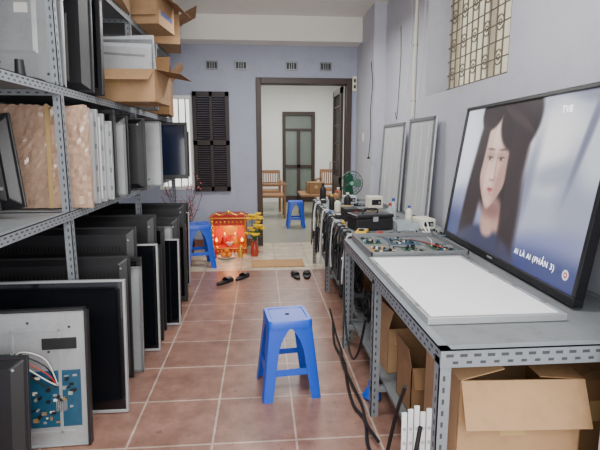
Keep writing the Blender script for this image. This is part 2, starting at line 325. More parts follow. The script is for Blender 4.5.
def panel(kind,name,label,cat,w,h,th,xr,y,z,lean=6,rz=0,grp=None,roll=0,seed=1):
    rd=random.Random(seed)
    r=root(name,label,cat,(xr-w/2,y,z+th*math.sin(R(lean))+w/2*abs(math.sin(R(roll)))+.001),(R(-lean),R(roll),R(rz)),grp)
    a=w/2
    if kind in('back','backg'):
        mm=M_black if kind=='back' else M_gback
        obj(G().loft([[(-a,th*.7,0),(a,th*.7,0),(a,th*.7,h),(-a,th*.7,h)],[(-a,th,0),(a,th,0),(a,th,h),(-a,th,h)]]),'bezel',M_black,r,bevel=.004)
        i=.03
        obj(G().loft([[(-a+i+.03,th*.3,.02+i),(a-i-.03,th*.3,.02+i),(a-i-.03,th*.3,h-i-.02),(-a+i+.03,th*.3,h-i-.02)],[(-a+i*.4,th*.7,.012),(a-i*.4,th*.7,.012),(a-i*.4,th*.7,h-.012),(-a+i*.4,th*.7,h-.012)]]),'back_shell',mm,r,bevel=.006)
        bw=a*.62
        obj(G().loft([[(-bw+.03,0,h*.12),(bw-.03,0,h*.12),(bw-.03,0,h*.66),(-bw+.03,0,h*.66)],[(-bw,th*.3,h*.08),(bw,th*.3,h*.08),(bw,th*.3,h*.72),(-bw,th*.3,h*.72)]]),'electronics_housing',M_blackm if kind=='back' else mm,r,bevel=.006)
        g=G()
        for k in range(int(w/.022)-8):
            x=-a+.09+k*.022; g.box(x,x+.010,th*.3-.001,th*.3,h*.82,h*.86)
        obj(g,'vent_slots',mat_vent,r)
        g=G()
        for k in range(18):
            x=-bw+.06+k*(2*bw-.12)/18; g.box(x,x+.008,-.0008,0,h*.5,h*.6)
        obj(g,'vent_slots',mat_vent,r)
        for sx in (-1,1):
            for sz in (.22,.45): obj(G().cyl((sx*.1,0,h*sz),(sx*.1,-.0015,h*sz),.009,n=10),'screw',M_silver,r)
            obj(G().cyl((sx*(a-.05),th*.3,h*.9),(sx*(a-.05),th*.3-.002,h*.9),.006,n=8),'screw',M_silver,r)
        obj(G().box(bw*.2,bw*.7,-.001,0,h*.2,h*.34),'sticker',M_sticker,r)
    elif kind in('front','frontb','silverfront'):
        fm=M_silver if kind=='silverfront' else M_black; bz=.03 if kind!='silverfront' else .012
        g=G(); g.box(-a,a,0,th,0,bz*1.4); g.box(-a,a,0,th,h-bz,h); g.box(-a,-a+bz,0,th,bz*1.4,h-bz); g.box(a-bz,a,0,th,bz*1.4,h-bz)
        obj(g,'bezel',fm,r,bevel=.003)
        obj(G().box(-a+bz,a-bz,.005,th*.7,bz*1.4,h-bz),'screen',M_glossb if kind=='frontb' else M_gloss,r)
        obj(G().box(-a+bz,a-bz,th*.72,th,bz*1.4,h-bz),'back_shell',M_blackm,r)
        obj(G().rbox((0,-.0006,.009),(.05,.001,.006)),'badge',M_silver,r)
    elif kind=='crowded':
        g=G(); g.box(-a,a,th*.55,th,0,h); e=.010
        g.box(-a,a,0,th*.55,0,e);g.box(-a,a,0,th*.55,h-e,h);g.box(-a,-a+e,0,th*.55,0,h);g.box(a-e,a,0,th*.55,0,h)
        obj(g,'metal_sheet',M_silverd,r,bevel=.0015)
        for i,(u0,u1,v0,v1,m) in enumerate(((-.90,-.34,.08,.46,M_pcby),(-.20,.30,.08,.40,M_pcb),(.44,.90,.10,.50,M_pcb),(-.90,-.46,.58,.90,M_pcb),(-.30,.38,.52,.88,M_pcbb))):
            add_pcb(r,a*u0,a*u1,h*v0,h*v1,.0,m,seed*10+i,th*.55)
        for j in range(5):
            p0=(rd.uniform(-a*.8,a*.8),.004,rd.uniform(h*.1,h*.9)); p1=(rd.uniform(-a*.8,a*.8),.004,rd.uniform(h*.1,h*.9)); mid=((p0[0]+p1[0])/2+rd.uniform(-.05,.05),-.006,(p0[2]+p1[2])/2+rd.uniform(-.05,.05))
            obj(G().tube(spl([p0,mid,p1]),.0025,6),'wire',(M_cable,M_cablew,M_cable,M_cable,M_cabler)[j%5],r)
    elif kind in('chassis','chassis_dark','open'):
        sm=M_silver if kind!='chassis_dark' else M_silverd
        g=G(); g.box(-a,a,th*.55,th*.6,0,h); e=.012
        g.box(-a,a,th*.15,th,0,e*.4);g.box(-a,a,th*.15,th,h-e*.4,h);g.box(-a,-a+e*.4,th*.15,th,0,h);g.box(a-e*.4,a,th*.15,th,0,h)
        for k in range(4):
            x=-a+w*(.14+.24*k); g.rbox((x,th*.5,h*.5),(.014,th*.14,h*.82))
        g.rbox((0,th*.5,h*.86),(w*.86,th*.14,.012)); g.rbox((0,th*.5,h*.1),(w*.86,th*.14,.012))
        obj(g,'metal_sheet',sm,r,bevel=.0015)
        for k in range(10):
            cx,cz=rd.uniform(-a+.04,a-.04),rd.uniform(.05,h-.05); obj(G().cyl((cx,th*.545,cz),(cx,th*.56,cz),.007,n=10),'screw_hole',M_slot,r)
        if kind=='open':
            obj(G().box(-a-.012,-a,0,th,-.0,h).box(a,a+.012,0,th,0,h).box(-a,a,0,th,h,h+.012),'bezel',M_black,r)
            add_pcb(r,a*.38,a*.93,h*.14,h*.56,th*.02,M_pcbb,seed,th*.5)
            add_pcb(r,-a*.3,a*.34,h*.28,h*.70,th*.02,M_pcb,seed+5,th*.5)
            obj(G().box(a*.55,a*.9,th*.30,th*.54,h*.72,h*.80),'speaker',M_blackm,r)
            for j in range(5):
                pts=spl([(a*.2,th*.2,h*(.6+.02*j)),(a*.35,-.01-.01*j,h*(.72-.02*j)),(a*.6,-.01,h*(.66-.05*j)),(a*.7,th*.3,h*.45)])
                obj(G().tube(pts,.003,6),'wire',(M_cablew,M_cable,M_redpl,M_cablew,M_cable)[j],r)
        else:
            add_pcb(r,-a*.35+a*.3,a*.72,h*.18,h*.52,th*.05,M_pcb,seed,th*.48)
            add_pcb(r,-a*.8,-a*.2,h*.3,h*.72,th*.05,M_pcby if seed%3==0 else M_pcb,seed+5,th*.48)
            obj(G().box(-a*.1,a*.1,th*.35,th*.54,h*.86,h*.93),'speaker',M_blackm,r)
            pts=spl([(-a*.3,th*.3,h*.6),(-a*.1,th*.1,h*.7),(a*.1,th*.12,h*.6),(a*.3,th*.3,h*.5)])
            obj(G().tube(pts,.004,6),'wire',M_cablew,r)
    elif kind in('plate_grey','plain','pale'):
        sm={'plate_grey':M_greyp,'plain':M_silver,'pale':M_pale}[kind]
        g=G(); g.box(-a,a,th*.5,th,0,h)
        if kind=='plain':
            g.loft([[(-a*.55,th*.35,h*.3),(a*.55,th*.35,h*.3),(a*.55,th*.35,h*.7),(-a*.55,th*.35,h*.7)],[(-a*.62,th*.5,h*.27),(a*.62,th*.5,h*.27),(a*.62,th*.5,h*.73),(-a*.62,th*.5,h*.73)]])
        elif kind=='plate_grey':
            for k in range(3): g.rbox((0,th*.45,h*(.25+.25*k)),(w*.8,th*.2,.02))
            g.rbox((-a*.5,th*.4,h*.5),(.03,th*.3,h*.8)); g.rbox((a*.5,th*.4,h*.5),(.03,th*.3,h*.8))
        else:
            for k in range(3): g.rbox((-a*.55+k*a*.55,th*.42,h*.5),(.02,th*.2,h*.86))
        obj(g,'metal_sheet',sm,r,bevel=.003)
        fw=.026 if kind=='pale' else .012
        g=G(); g.box(-a,a,.1*th,th*.49,0,fw);g.box(-a,a,.1*th,th*.49,h-fw,h);g.box(-a,-a+fw,.1*th,th*.49,0,h);g.box(a-fw,a,.1*th,th*.49,0,h)
        obj(g,'frame_edge',M_silverd,r)
        if kind!='pale':
            for k in range(9):
                cx,cz=rd.uniform(-a+.04,a-.04),rd.uniform(.05,h*.24); obj(G().cyl((cx,th*.49,cz),(cx,th*.505,cz),.008,n=10),'screw_hole',M_slot,r)
            obj(G().box(a*.3,a*.5,th*.30,th*.315,h*.6,h*.68),'sticker',M_sticker,r)
    elif kind in('white','greywhite'):
        bz=.018
        g=G(); g.box(-a,a,0,th,0,bz); g.box(-a,a,0,th,h-bz,h); g.box(-a,-a+bz,0,th,bz,h-bz); g.box(a-bz,a,0,th,bz,h-bz)
        obj(g,'frame',M_silver,r,bevel=.002)
        obj(G().box(-a+bz,a-bz,.003,th*.9,bz,h-bz),'diffuser_sheet',M_diff if kind=='white' else M_greyp,r)
        for sx in (-1,1):
            for k in range(4): obj(G().rbox((sx*(a-.008),-.001,h*(.15+.23*k)),(.012,.003,.03)),'clip',M_silverd,r)
    elif kind=='bubble':
        n,mz=34,26; g=G(); rings=[]
        for j in range(mz+1):
            t=j/mz
            rings.append([(-a+w*k/n + (rd.uniform(-.006,.006) if k in(0,n) else rd.uniform(-.004,.004)),.010+rd.uniform(-.006,.006)*(rd.random()**.5),h*t+(rd.uniform(-.008,.008) if j==mz else 0)) for k in range(n+1)])
        g.loft(rings,cap=False,closed=False)
        g.box(-a+.005,a-.005,.028,th,0,h*.98)
        obj(g,'wrapping',M_bubble,r)
        obj(G().box(a*.4,a*.46,-.004,-.003,.0,h),'packing_tape',M_tape,r)
    return r

def stool(name,label,x,y,z,rz,sc=1,H=.45):
    r=root(name,label,'stool',(x,y,z),(0,0,R(rz)),None); r.scale=(sc,sc,sc)
    ht,hb=.122,.165
    def rr(h,c,z):
        out=[]
        for sx,sy,a0 in ((1,1,0),(-1,1,90),(-1,-1,180),(1,-1,270)):
            for k in range(5):
                a=R(a0+k*22.5); out.append((sx*(h-c)+c*math.cos(a),sy*(h-c)+c*math.sin(a),z))
        return out
    g=G(); g.loft([rr(ht+.004,.03,H-.045),rr(ht+.003,.03,H-.01),rr(ht-.002,.028,H),rr(ht-.02,.02,H),rr(ht-.024,.018,H-.004)])
    obj(g,'seat',M_blue,r,smooth=True)
    obj(G().lathe([(.014,H-.0042),(.014,H-.0032)],n=16),'hand_hole',mat_vent,r)
    half=lambda z: ht+(hb-ht)*(H-.04-z)/(H-.04)
    for sx in(1,-1):
        for sy in(1,-1):
            g=G(); rings=[]
            for z in (0,.06,.12,.2,.28,.33,.36,.385,.41):
                hh=half(z); t=.006; arm=.056+.014*(z/.4)+ (max(0,z-.27)/.14)**2*.05
                if z==0: arm=.054
                c=.014
                P=[(hh-arm,hh),(hh-c,hh),(hh-c*.3,hh-c*.3),(hh,hh-c),(hh,hh-arm),(hh-t,hh-arm),(hh-t,hh-c),(hh-c,hh-t),(hh-arm,hh-t)]
                rings.append([(sx*px,sy*py,z) for px,py in P])
            g.loft(rings); obj(g,'leg',M_blue,r,smooth=True)
    for k in range(4):
        T=Matrix.Rotation(R(90*k),4,'Z'); g=G(); g.T=T; z0,z1=.14,.175; h0,h1=half(z0)-.007,half(z1)-.007
        e=.05
        g.loft([[(-h0+e,h0,z0),(h0-e,h0,z0),(h0-e,h0-.006,z0),(-h0+e,h0-.006,z0)],[(-h1+e,h1,z1),(h1-e,h1,z1),(h1-e,h1-.006,z1),(-h1+e,h1-.006,z1)]])
        obj(g,'brace',M_blue,r)
    return r
def carton(name,label,x,y,z,w,d,h,rz=0,flaps=(60,100,-30,80),m=None,printing=False,grp=None):
    m=m or M_card
    r=root(name,label,'box',(x,y,z+.001),(0,0,R(rz)),grp); t=.004; a,b_=w/2,d/2
    g=G(); g.box(-a,a,-b_,b_,0,t); g.box(-a,a,-b_,-b_+t,0,h); g.box(-a,a,b_-t,b_,0,h); g.box(-a,-a+t,-b_,b_,0,h); g.box(a-t,a,-b_,b_,0,h)
    obj(g,'box_body',m,r)
    if flaps:
        L=min(w,d)*.42
        for i,(px,py,ln,ax) in enumerate(((0,-b_,w,0),(0,b_,w,180),(-a,0,d,-90),(a,0,d,90))):
            an=flaps[i]
            if an is None: continue
            g=G(); g.T=Matrix.Rotation(R(ax),4,'Z')@Matrix.Rotation(R(-an),4,'X')
            g.box(-ln/2+.004,ln/2-.004,0,.003,0,L)
            o=obj(g,'flap',M_cardd if i%2 else m,r); o.location=(px,py,h)
    else:
        obj(G().box(-a,a,-b_,b_,h-t,h),'lid',m,r); obj(G().box(-a,a,-.025,.025,h,h+.001).box(-a-.001,-a,-.025,.025,h*.7,h),'packing_tape',M_tape,r)
    if printing:
        obj(G().box(-a*.7,a*.7,-b_-.0008,-b_,h*.35,h*.5),'printed_band',M_bluepr,r); obj(G().box(-a*.7,a*.1,-b_-.0008,-b_,h*.6,h*.68),'printed_band',M_bluepr,r)
        obj(G().box(a,a+.0008,-b_*.7,b_*.7,h*.35,h*.5),'printed_band',M_bluepr,r)
    else:
        obj(G().box(-a*.3,a*.1,-b_-.0008,-b_,h*.5,h*.75),'packing_tape',M_tape,r)
    return r

# ---------- left shelving
sh=root('metal_shelving','grey perforated angle steel shelving along the wall','shelf',(0,0,0))
SX=-1.02; SBX=-1.72; posts=(1.25,2.56,4.0,5.62)
for y in posts:
    angle_post(SX,y,0,2.75,-1,1,sh); angle_post(SBX,y,0,2.75,1,1,sh)
for z in (1.05,1.70,2.40):
    obj(G().box(SBX+.005,SX-.005,posts[0],posts[-1]+.04,z-.02,z-.0045),'shelf_board',M_board,sh)
    rail_y(SX+.001,posts[0],posts[-1]+.04,z,-1,sh); rail_y(SBX,posts[0],posts[-1]+.04,z,1,sh)
    for y in posts: rail_x(SBX,SX,y-.006,z-.0,sh)
B='televisions stored under the shelving'
LB='black plastic rear of a television under the shelf'
lst=[
('back','television','black plastic rear of a television leaning on the floor',.70,.54,.05,-.98,1.80,8,0),
('open','opened_television','opened television showing metal chassis and circuit boards',.86,.64,.04,-.83,2.05,7,3),
('silverfront','flat_television','black screened television with a thin silver frame',.92,.71,.03,-.72,2.34,6,0),
('back','television',LB,.9,.75,.045,-.79,2.68,6,2),
('plain','television_chassis','bare silver metal television rear under the shelf',.9,.66,.03,-.75,2.79,6,0),
('front','flat_television','black television facing out under the shelf',.9,.70,.03,-.77,2.88,6,0),
('back','television',LB,.95,.88,.04,-.82,2.96,6,0),
('silverfront','flat_television','thin silver framed black television under the shelf',.9,.74,.025,-.71,3.08,6,2),
('chassis_dark','television_chassis','grey metal television chassis stacked under the shelf',.9,.68,.03,-.74,3.16,6,0),
('back','television',LB,.9,.70,.04,-.72,3.24,6,0),
('back','television',LB,.9,.90,.04,-.78,3.36,6,0),
('front','flat_television','black television facing out under the shelf',.9,.79,.03,-.74,3.46,6,0),
('silverfront','flat_television','silver framed black television under the shelf',.9,.68,.025,-.65,3.56,6,0),
('plain','television_chassis','bare silver metal television rear under the shelf',.9,.76,.025,-.72,3.66,6,0),
('back','television',LB,.9,.82,.045,-.68,3.76,6,0),
('front','flat_television','black television facing out under the shelf',.9,.70,.035,-.68,4.12,6,3),
('back','television',LB,.9,.86,.045,-.72,4.36,6,0),
('silverfront','flat_television','thin silver framed black television under the shelf',.85,.74,.03,-.73,4.62,6,0),
('front','flat_television','black television facing out under the shelf',.85,.80,.04,-.78,4.9,6,0),
]
for i,(k,n_,l,w,h,th,xr,y,ln,rz) in enumerate(lst):
    panel(k,n_,l,'television',w,h,th,xr,y,0,ln,rz=rz,grp=B,seed=i+1)
B2='televisions and panels on the middle shelf'
lst=[
('back','television','black television rear slanting on the shelf',.34,.46,.05,-1.22,2.02,6,-9,0),
('front','flat_television','black television slanting on the shelf',.36,.46,.04,-1.17,2.16,6,-9,0),
('back','television','black television rear slanting on the shelf',.36,.46,.05,-1.14,2.32,6,-8,0),
('bubble','wrapped_panel','wide screen panel in translucent brown crumpled plastic wrap',.74,.565,.06,-.95,2.68,4,0,0),
('greywhite','backlight_panel','pale grey backlight panel standing on the shelf',.68,.56,.03,-.975,2.90,4,0,0),
('white','backlight_panel','white backlight panel standing on the shelf',.68,.54,.03,-.97,3.00,4,0,0),
('greywhite','backlight_panel','pale grey backlight panel standing on the shelf',.68,.50,.03,-.955,3.10,4,0,0),
('front','flat_television','black television standing on the shelf',.7,.58,.04,-.97,3.22,4,0,0),
('plain','steel_sheet','silver metal rear plate standing on the shelf',.7,.50,.02,-.93,3.32,4,0,0),
('back','television','black plastic rear of a television on the shelf',.7,.56,.045,-.945,3.42,4,0,0),
('back','television','black plastic rear of a television on the shelf',.8,.56,.05,-.89,3.68,4,0,4),
('plain','steel_sheet','silver metal rear plate standing on the shelf',.78,.55,.03,-.85,4.10,4,0,3),
('back','television','black plastic rear of a television on the shelf',.7,.54,.05,-.95,4.35,4,0,0),
('frontb','flat_television','bluish dark screened television at the shelf end',.84,.58,.045,-.76,4.95,4,0,4),
('back','television','black plastic rear of a television at the shelf end',.8,.5,.05,-.80,5.3,4,0,0),
]
for i,(k,n_,l,w,h,th,xr,y,ln,ro,rz) in enumerate(lst):
    panel(k,n_,l,'television',w,h,th,xr,y,1.05,ln,grp=B2,seed=i+31,roll=ro,rz=rz)
B3='panels on the upper shelf'
lst=[
('plain','steel_sheet','silver metal rear plate on the upper shelf',.40,.60,.04,-1.22,2.2,5,0),
('plain','steel_sheet','large worn silver television rear plate on the shelf',.68,.63,.04,-1.03,2.64,5,0),
('back','television','black television rear on the upper shelf',.64,.62,.06,-.965,2.86,5,0),
('front','flat_television','black television on the upper shelf',.64,.60,.045,-.965,3.06,5,0),
('plate_grey','steel_sheet','grey metal rear plate behind the cardboard box',.66,.60,.03,-.88,4.12,5,0),
('chassis_dark','television_chassis','grey chassis with boards behind the cardboard box',.66,.58,.04,-.90,4.3,5,0),
]
for i,(k,n_,l,w,h,th,xr,y,ln,rz) in enumerate(lst):
    panel(k,n_,l,'television',w,h,th,xr,y,1.70,ln,grp=B3,seed=i+61,rz=rz)
carton('cardboard_box','battered open cardboard box overhanging the upper shelf',-.99,3.68,1.70,.54,.42,.22,-3,flaps=(-120,-20,-10,-100))
for k in range(4):
    r=root('panel_offcut','grey metal panel standing inside the open box','panel',(-1.0+.01*k,3.52+.07*k,1.708),(R(-5),R(3-2*k),0),'grey panels in the open box')
    obj(G().box(-.2,.2,0,.012,0,.38+.04*k),'metal_sheet',(M_silver,M_greyp,M_silverd,M_greyp)[k],r,bevel=.002); obj(G().box(-.17,.17,-.003,0,.05,.065),'rib',M_silverd,r); obj(G().box(-.17,.17,-.003,0,.32,.335),'rib',M_silverd,r)
carton('cardboard_box','open brown cardboard box on the upper shelf',-1.2,5.05,1.70,.56,.46,.36,5,flaps=(-50,30,10,-40),m=M_cardd)
carton('cardboard_box','cardboard box with blue printing on the top shelf',-1.22,3.70,2.40,.5,.40,.28,7,flaps=(-140,10,10,-130),printing=True)
carton('cardboard_box','open cardboard box with blue printing on the top shelf',-1.12,4.47,2.40,.62,.44,.24,-7,flaps=(-165,10,20,-120),printing=True)
carton('cardboard_box','large cardboard box with open flaps on the top shelf',-1.15,5.22,2.40,.64,.48,.28,9,flaps=(-130,10,20,-60),printing=True)
r=root('television_stand','round black stand base on the upper shelf','stand',(-1.14,2.42,1.701))
obj(G().lathe([(.10,0),(.105,.008),(.09,.016),(.03,.022),(.001,.022)],n=28),'base_disc',M_gloss,r,smooth=True)
obj(G().cyl((0,0,.022),(0,0,.10),.025,.02),'neck',M_black,r,smooth=True)

# ---------- stools
stool('plastic_stool','blue plastic stool standing alone on the tiles',.135,2.55,0,7)
stool('plastic_stool','blue plastic stool beside the red altar',-.75,5.42,0,15,1.12)
stool('plastic_stool','blue plastic stool in the hall behind the doorway',.58,8.0,0,0)

# ---------- doormat & sandals
o=obj(G().box(-.13,.49,5.28,5.60,.0005,.014),'doormat',M_mat,bevel=.005); tag(o,'flat tan fibre doormat before the doorway','doormat')
def sandal(x,y,rz,label,s=1):
    r=root('sandal',label,'sandal',(x,y,.0005),(0,0,R(rz)),'dark slippers on the floor')
    pts=[]
    for k in range(28):
        a=2*math.pi*k/28; yy=math.sin(a); xx=math.cos(a)
        wd=.046+.008*yy-.006*math.cos(2*a)
        pts.append((xx*wd*s*(1 if yy>-.2 else .95),yy*.125))
    obj(G().prism(pts,0,.022),'sole',M_blackm,r,bevel=.004)
    g=G(); rings=[]
    for k in range(9):
        a=math.pi*k/8; cx,cz=-.047*math.cos(a),.015+.04*math.sin(a)
        rings.append([(cx,.01,cz),(cx*.86,.09,cz*.9),(cx*.80,.09,cz*.9-.005),(cx*.94,.01,cz-.005)])
    g.loft(rings); obj(g,'strap',M_black,r,smooth=True)
sandal(-.39,4.70,-35,'black slipper lying on the terracotta tiles'); sandal(-.22,4.86,-28,'black slipper lying on the terracotta tiles')
sandal(.355,4.86,10,'dark slipper near the doormat'); sandal(.475,4.87,-5,'dark slipper near the doormat')

# ---------- right tables
def bench(name,label,x0,x1,y0,y1,H,posts,lower):
    r=root(name,label,'workbench')
    obj(G().box(x0+.006,x1-.006,y0+.006,y1-.006,H-.028,H-.001),'table_top',M_board,r)
    rail_y(x0,y0,y1,H,1,r,.055); rail_y(x1,y0,y1,H,-1,r,.055); rail_x(x0,x1,y0-.002,H,r,.06); 
    for y in posts:
        angle_post(x0,y,0,H-.03,1,1,r,'leg'); angle_post(x1,y,0,H-.03,-1,1,r,'leg')
    obj(G().box(x0+.07,x1-.005,y0+.02,y1-.02,lower-.016,lower),'lower_shelf',M_board,r)
    for y in posts: obj(G().box(x0,x1,y+.005,y+.03,lower-.045,lower-.017),'crossbar',M_rail,r)
    return r
TH=.77
bench('workbench','grey perforated steel workbench carrying the large television',.55,1.43,1.33,3.08,TH,(1.335,2.2,3.03),.18)
bench('workbench','grey steel workbench crowded with tools near the doorway',.60,1.40,3.13,5.45,TH,(3.14,4.3,5.40),.18)
# big TV
W,H,T=1.50,.87,.045
tv=root('flat_screen_television','large switched-on television leaning against the wall on the bench','television',(1.225,2.38,TH+.008+T*math.sin(R(8))),(R(-8),0,R(-93)))
bz=.022
g=G(); g.box(-W/2,W/2,0,T,0,.035); g.box(-W/2,W/2,0,T,H-bz,H); g.box(-W/2,-W/2+bz,0,T,.035,H-bz); g.box(W/2-bz,W/2,0,T,.035,H-bz)
obj(g,'bezel',M_black,tv,bevel=.004)
obj(G().box(-W/2+bz,W/2-bz,T*.5,T,.035,H-bz),'back_shell',M_blackm,tv)
obj(G().box(-.03,.03,-.001,0,.012,.022),'badge',M_silver,tv)
NX,NY=440,248
S,Q0=np.meshgrid(np.linspace(0,1,NX),np.linspace(0,1,NY)); P0=S*1.78
P,Q=P0,Q0
img=np.zeros((NY,NX,3))
def C(c): return np.array(c,float)
def ell(cx,cy,rx,ry,rot=0,soft=.15):
    a=R(rot); dx,dy=P-cx,Q-cy; x=dx*math.cos(a)+dy*math.sin(a); y=-dx*math.sin(a)+dy*math.cos(a)
    d=np.sqrt((x/rx)**2+(y/ry)**2); k=np.clip((1+soft-d)/(2*soft),0,1); return k*k*(3-2*k)
def put(mask,c,al=1):
    global img
    k=(mask*al)[...,None]; img=img*(1-k)+C(c)*k
# bright blurred car interior: window light, pale seat and headrest, dark belt post
img[:]=C((176,180,198)); put(np.clip(1-P/.6,0,1),(214,219,234)); put(np.clip((Q-.62)/.38,0,1),(96,102,146),.9)
put(ell(.10,.25,.22,.28,0,.6),(234,238,248),.85); put(ell(.10,.74,.30,.12,-12,.6),(136,140,172),.8)
put(ell(.10,1.0,.5,.22,0,.5),(72,78,118),.95)
put(ell(1.38,.66,.40,.30,-10,.3),(170,173,190),.9)
put(ell(1.33,.30,.31,.25,-10,.22),(214,215,221)); put(ell(1.28,.23,.20,.15,-12,.7),(242,242,245),.95); put(ell(1.40,.44,.25,.07,-10,.7),(150,153,172),.8)
put(ell(1.68,.56,.22,.30,-8,.4),(150,154,174),.85); put(ell(1.72,.30,.15,.18,-8,.5),(206,208,218),.9)
put(ell(1.62,.16,.03,.34,14,.6),(96,100,124),.8); put(ell(1.70,.02,.30,.05,6,.6),(104,108,130),.9)
put(ell(1.12,.55,.06,.34,8,.7),(116,120,146),.7)
put(ell(1.36,.84,.44,.08,-10,.7),(120,126,170),.9); put(ell(1.55,1.02,.9,.16,-3,.5),(52,60,110),.95)
# woman
P=(P0-.64)/1.36+.82; Q=Q0/1.16+.012
put(ell(.86,.27,.275,.38,0,.10),(44,35,36)); put(ell(.635,.56,.10,.46,5,.25),(46,37,38)); put(ell(1.05,.60,.11,.46,-7,.28),(46,37,38))
put(ell(.90,.70,.11,.14,4,.3),(184,142,130)); put(ell(.89,.63,.12,.05,0,.7),(128,90,84),.85)
put(ell(.86,1.0,.40,.26,0,.10),(58,60,84)); put(ell(.88,.745,.07,.05,0,.4),(190,150,138))
tx=.012*(Q-.3)
rx=.170*(1-.10*np.clip((Q-.34)/.14,0,1)-.40*np.clip((Q-.48)/.16,0,1)**1.5)
rx=np.maximum(rx,.02)
d=np.sqrt(((P-.825-tx)/rx)**2+((Q-.345)/.285)**2); k=np.clip((1.07-d)/.16,0,1); face=k*k*(3-2*k)
put(face,(220,182,168)); put(face*np.clip((P-.85)/.14,0,1),(166,122,112),.75); put(face*np.clip((d-.66)/.4,0,1),(170,126,114),.6)
put(face*ell(.775,.19,.12,.09,0,.9),(240,210,198),.85); put(face*ell(.745,.43,.06,.06,0,.95),(238,198,184),.85)
put(face*ell(.90,.46,.03,.10,12,.95),(152,106,98),.5); put(face*ell(.822,.60,.05,.03,0,.9),(226,188,174),.7)
for sgn,ex,ey in ((-1,.762,.330),(1,.888,.332)):
    put(face*ell(ex-.008*sgn,ey-.018,.044,.026,0,.95),(160,118,108),.65)
    put(ell(ex+.004*sgn,ey-.056,.038,.0075,-2*sgn,.9),(84,62,58),.75)
    put(ell(ex,ey,.025,.0085,-3*sgn,.6),(190,172,168),.9); put(ell(ex-.003,ey-.001,.0125,.0100,0,.4),(46,33,31)); put(ell(ex,ey-.008,.031,.0040,-3*sgn,.8),(44,32,32),.9)
    put(ell(ex,ey+.011,.026,.003,-3*sgn,.9),(136,96,90),.5); put(ell(ex-.005,ey-.004,.003,.003,0,.6),(225,225,225),.8)
put(ell(.846,.39,.012,.075,-3,.95),(166,122,110),.5); put(ell(.824,.39,.009,.08,0,.95),(240,212,200),.6); put(ell(.825,.440,.017,.014,0,.9),(238,208,196),.6)
put(ell(.828,.460,.026,.008,0,.8),(158,110,102),.6); put(ell(.811,.460,.005,.0035,-15,.8),(104,66,62),.9); put(ell(.843,.460,.005,.0035,15,.8),(104,66,62),.9); put(ell(.857,.447,.008,.015,0,.95),(154,108,100),.5)
put(ell(.828,.513,.030,.0075,0,.7),(166,80,82)); put(ell(.828,.527,.025,.009,0,.7),(190,104,104)); put(ell(.828,.5185,.031,.0022,0,.8),(104,48,52),.9)
put(ell(.830,.546,.022,.006,0,.95),(158,112,104),.5)
put(ell(1.00,.10,.19,.19,30,.10),(45,36,37)); put(ell(.700,.03,.14,.12,-38,.12),(45,36,37)); put(ell(.660,.33,.026,.30,5,.5),(45,36,37)); put(ell(1.0,.43,.032,.34,-5,.5),(46,37,38))
for j in range(9):
    put(ell(.59+.018*j,.48,.0045,.42,5,.9),(88,72,70),.35); put(ell(1.0+.02*j,.5,.005,.44,-6,.9),(90,74,72),.33); put(ell(.86+.03*j,.05+.012*j,.09,.005,38,.9),(96,80,78),.35)
P,Q=P0,Q0
put(ell(1.68,.92,.026,.026,0,.12),(232,235,246)); put(ell(1.68,.92,.016,.016,0,.12),(170,50,60)); put(ell(1.68,.92,.007,.007,0,.12),(232,235,246))
vs=[]
for j in range(NY):
    for i in range(NX):
        vs.append((-W/2+bz+(W-2*bz)*i/(NX-1),T*.30,.035+(H-bz-.035)*(1-j/(NY-1))))
fs=[(j*NX+i,j*NX+i+1,(j+1)*NX+i+1,(j+1)*NX+i) for j in range(NY-1) for i in range(NX-1)]
me=bpy.data.meshes.new('screen'); me.from_pydata(vs,[],fs)
ca=me.color_attributes.new('picture','FLOAT_COLOR','POINT')
f=np.clip(img/255,0,1); lin=np.where(f<=.04045,f/12.92,((f+.055)/1.055)**2.4)
ca.data.foreach_set('color',np.concatenate([lin.reshape(-1,3),np.ones((NX*NY,1))],1).astype(np.float32).ravel())
ms=bpy.data.materials.new('lit_screen_picture'); ms.use_nodes=True; nt=ms.node_tree; bs=nt.nodes['Principled BSDF']; at=nt.nodes.new('ShaderNodeVertexColor'); at.layer_name='picture'
bs.inputs['Base Color'].default_value=(.01,.01,.012,1); bs.inputs['Roughness'].default_value=.3
nt.links.new(at.outputs['Color'],bs.inputs['Emission Color']); bs.inputs['Emission Strength'].default_value=1.45
me.materials.append(ms); so=bpy.data.objects.new('screen',me); COL.objects.link(so); so.parent=tv
M_cap=mat('caption_white',(250,250,255),.5,emit=1.8)
def text(body,size,loc,parent,m,name='caption',rot=(R(90),0,0),shear=0,sp=1):
    cu=bpy.data.curves.new(name,'FONT'); cu.body=body; cu.size=size; cu.shear=shear; cu.space_character=sp
    to=bpy.data.objects.new('tmp',cu); COL.objects.link(to); bpy.context.view_layer.update()
    mm=bpy.data.meshes.new_from_object(to.evaluated_get(bpy.context.evaluated_depsgraph_get())); bpy.data.objects.remove(to)
    mm.materials.clear(); mm.materials.append(m); o=bpy.data.objects.new(name,mm); COL.objects.link(o); o.parent=parent; o.location=loc; o.rotation_euler=rot; return o
text('AI LÀ AI (PHẦN 3)',.038,(.22,T*.30-.002,.095),tv,M_cap,sp=1.15)
text('TVB',.045,(.36,T*.30-.002,.765),tv,M_cap,'channel_mark')

# items on near bench
panel('white','backlight_panel','white backlight panel lying flat on the workbench','panel',.52,.92,.026,1.10,1.53,TH,90,grp=None)
panel('crowded','opened_lcd_chassis','opened flat grey metal chassis with circuit boards on the workbench','circuit boards',.56,.56,.045,1.16,2.48,TH,90,seed=4)
panel('pale','steel_sheet','tall pale silver panel leaning on the wall behind the bench','panel',.66,.84,.03,1.27+.33,4.66,TH,3,rz=-88,seed=5)
panel('pale','steel_sheet','tall pale silver panel leaning against the wall on the bench','panel',.58,.86,.03,1.32+.29,3.98,TH,3,rz=-88,seed=3)

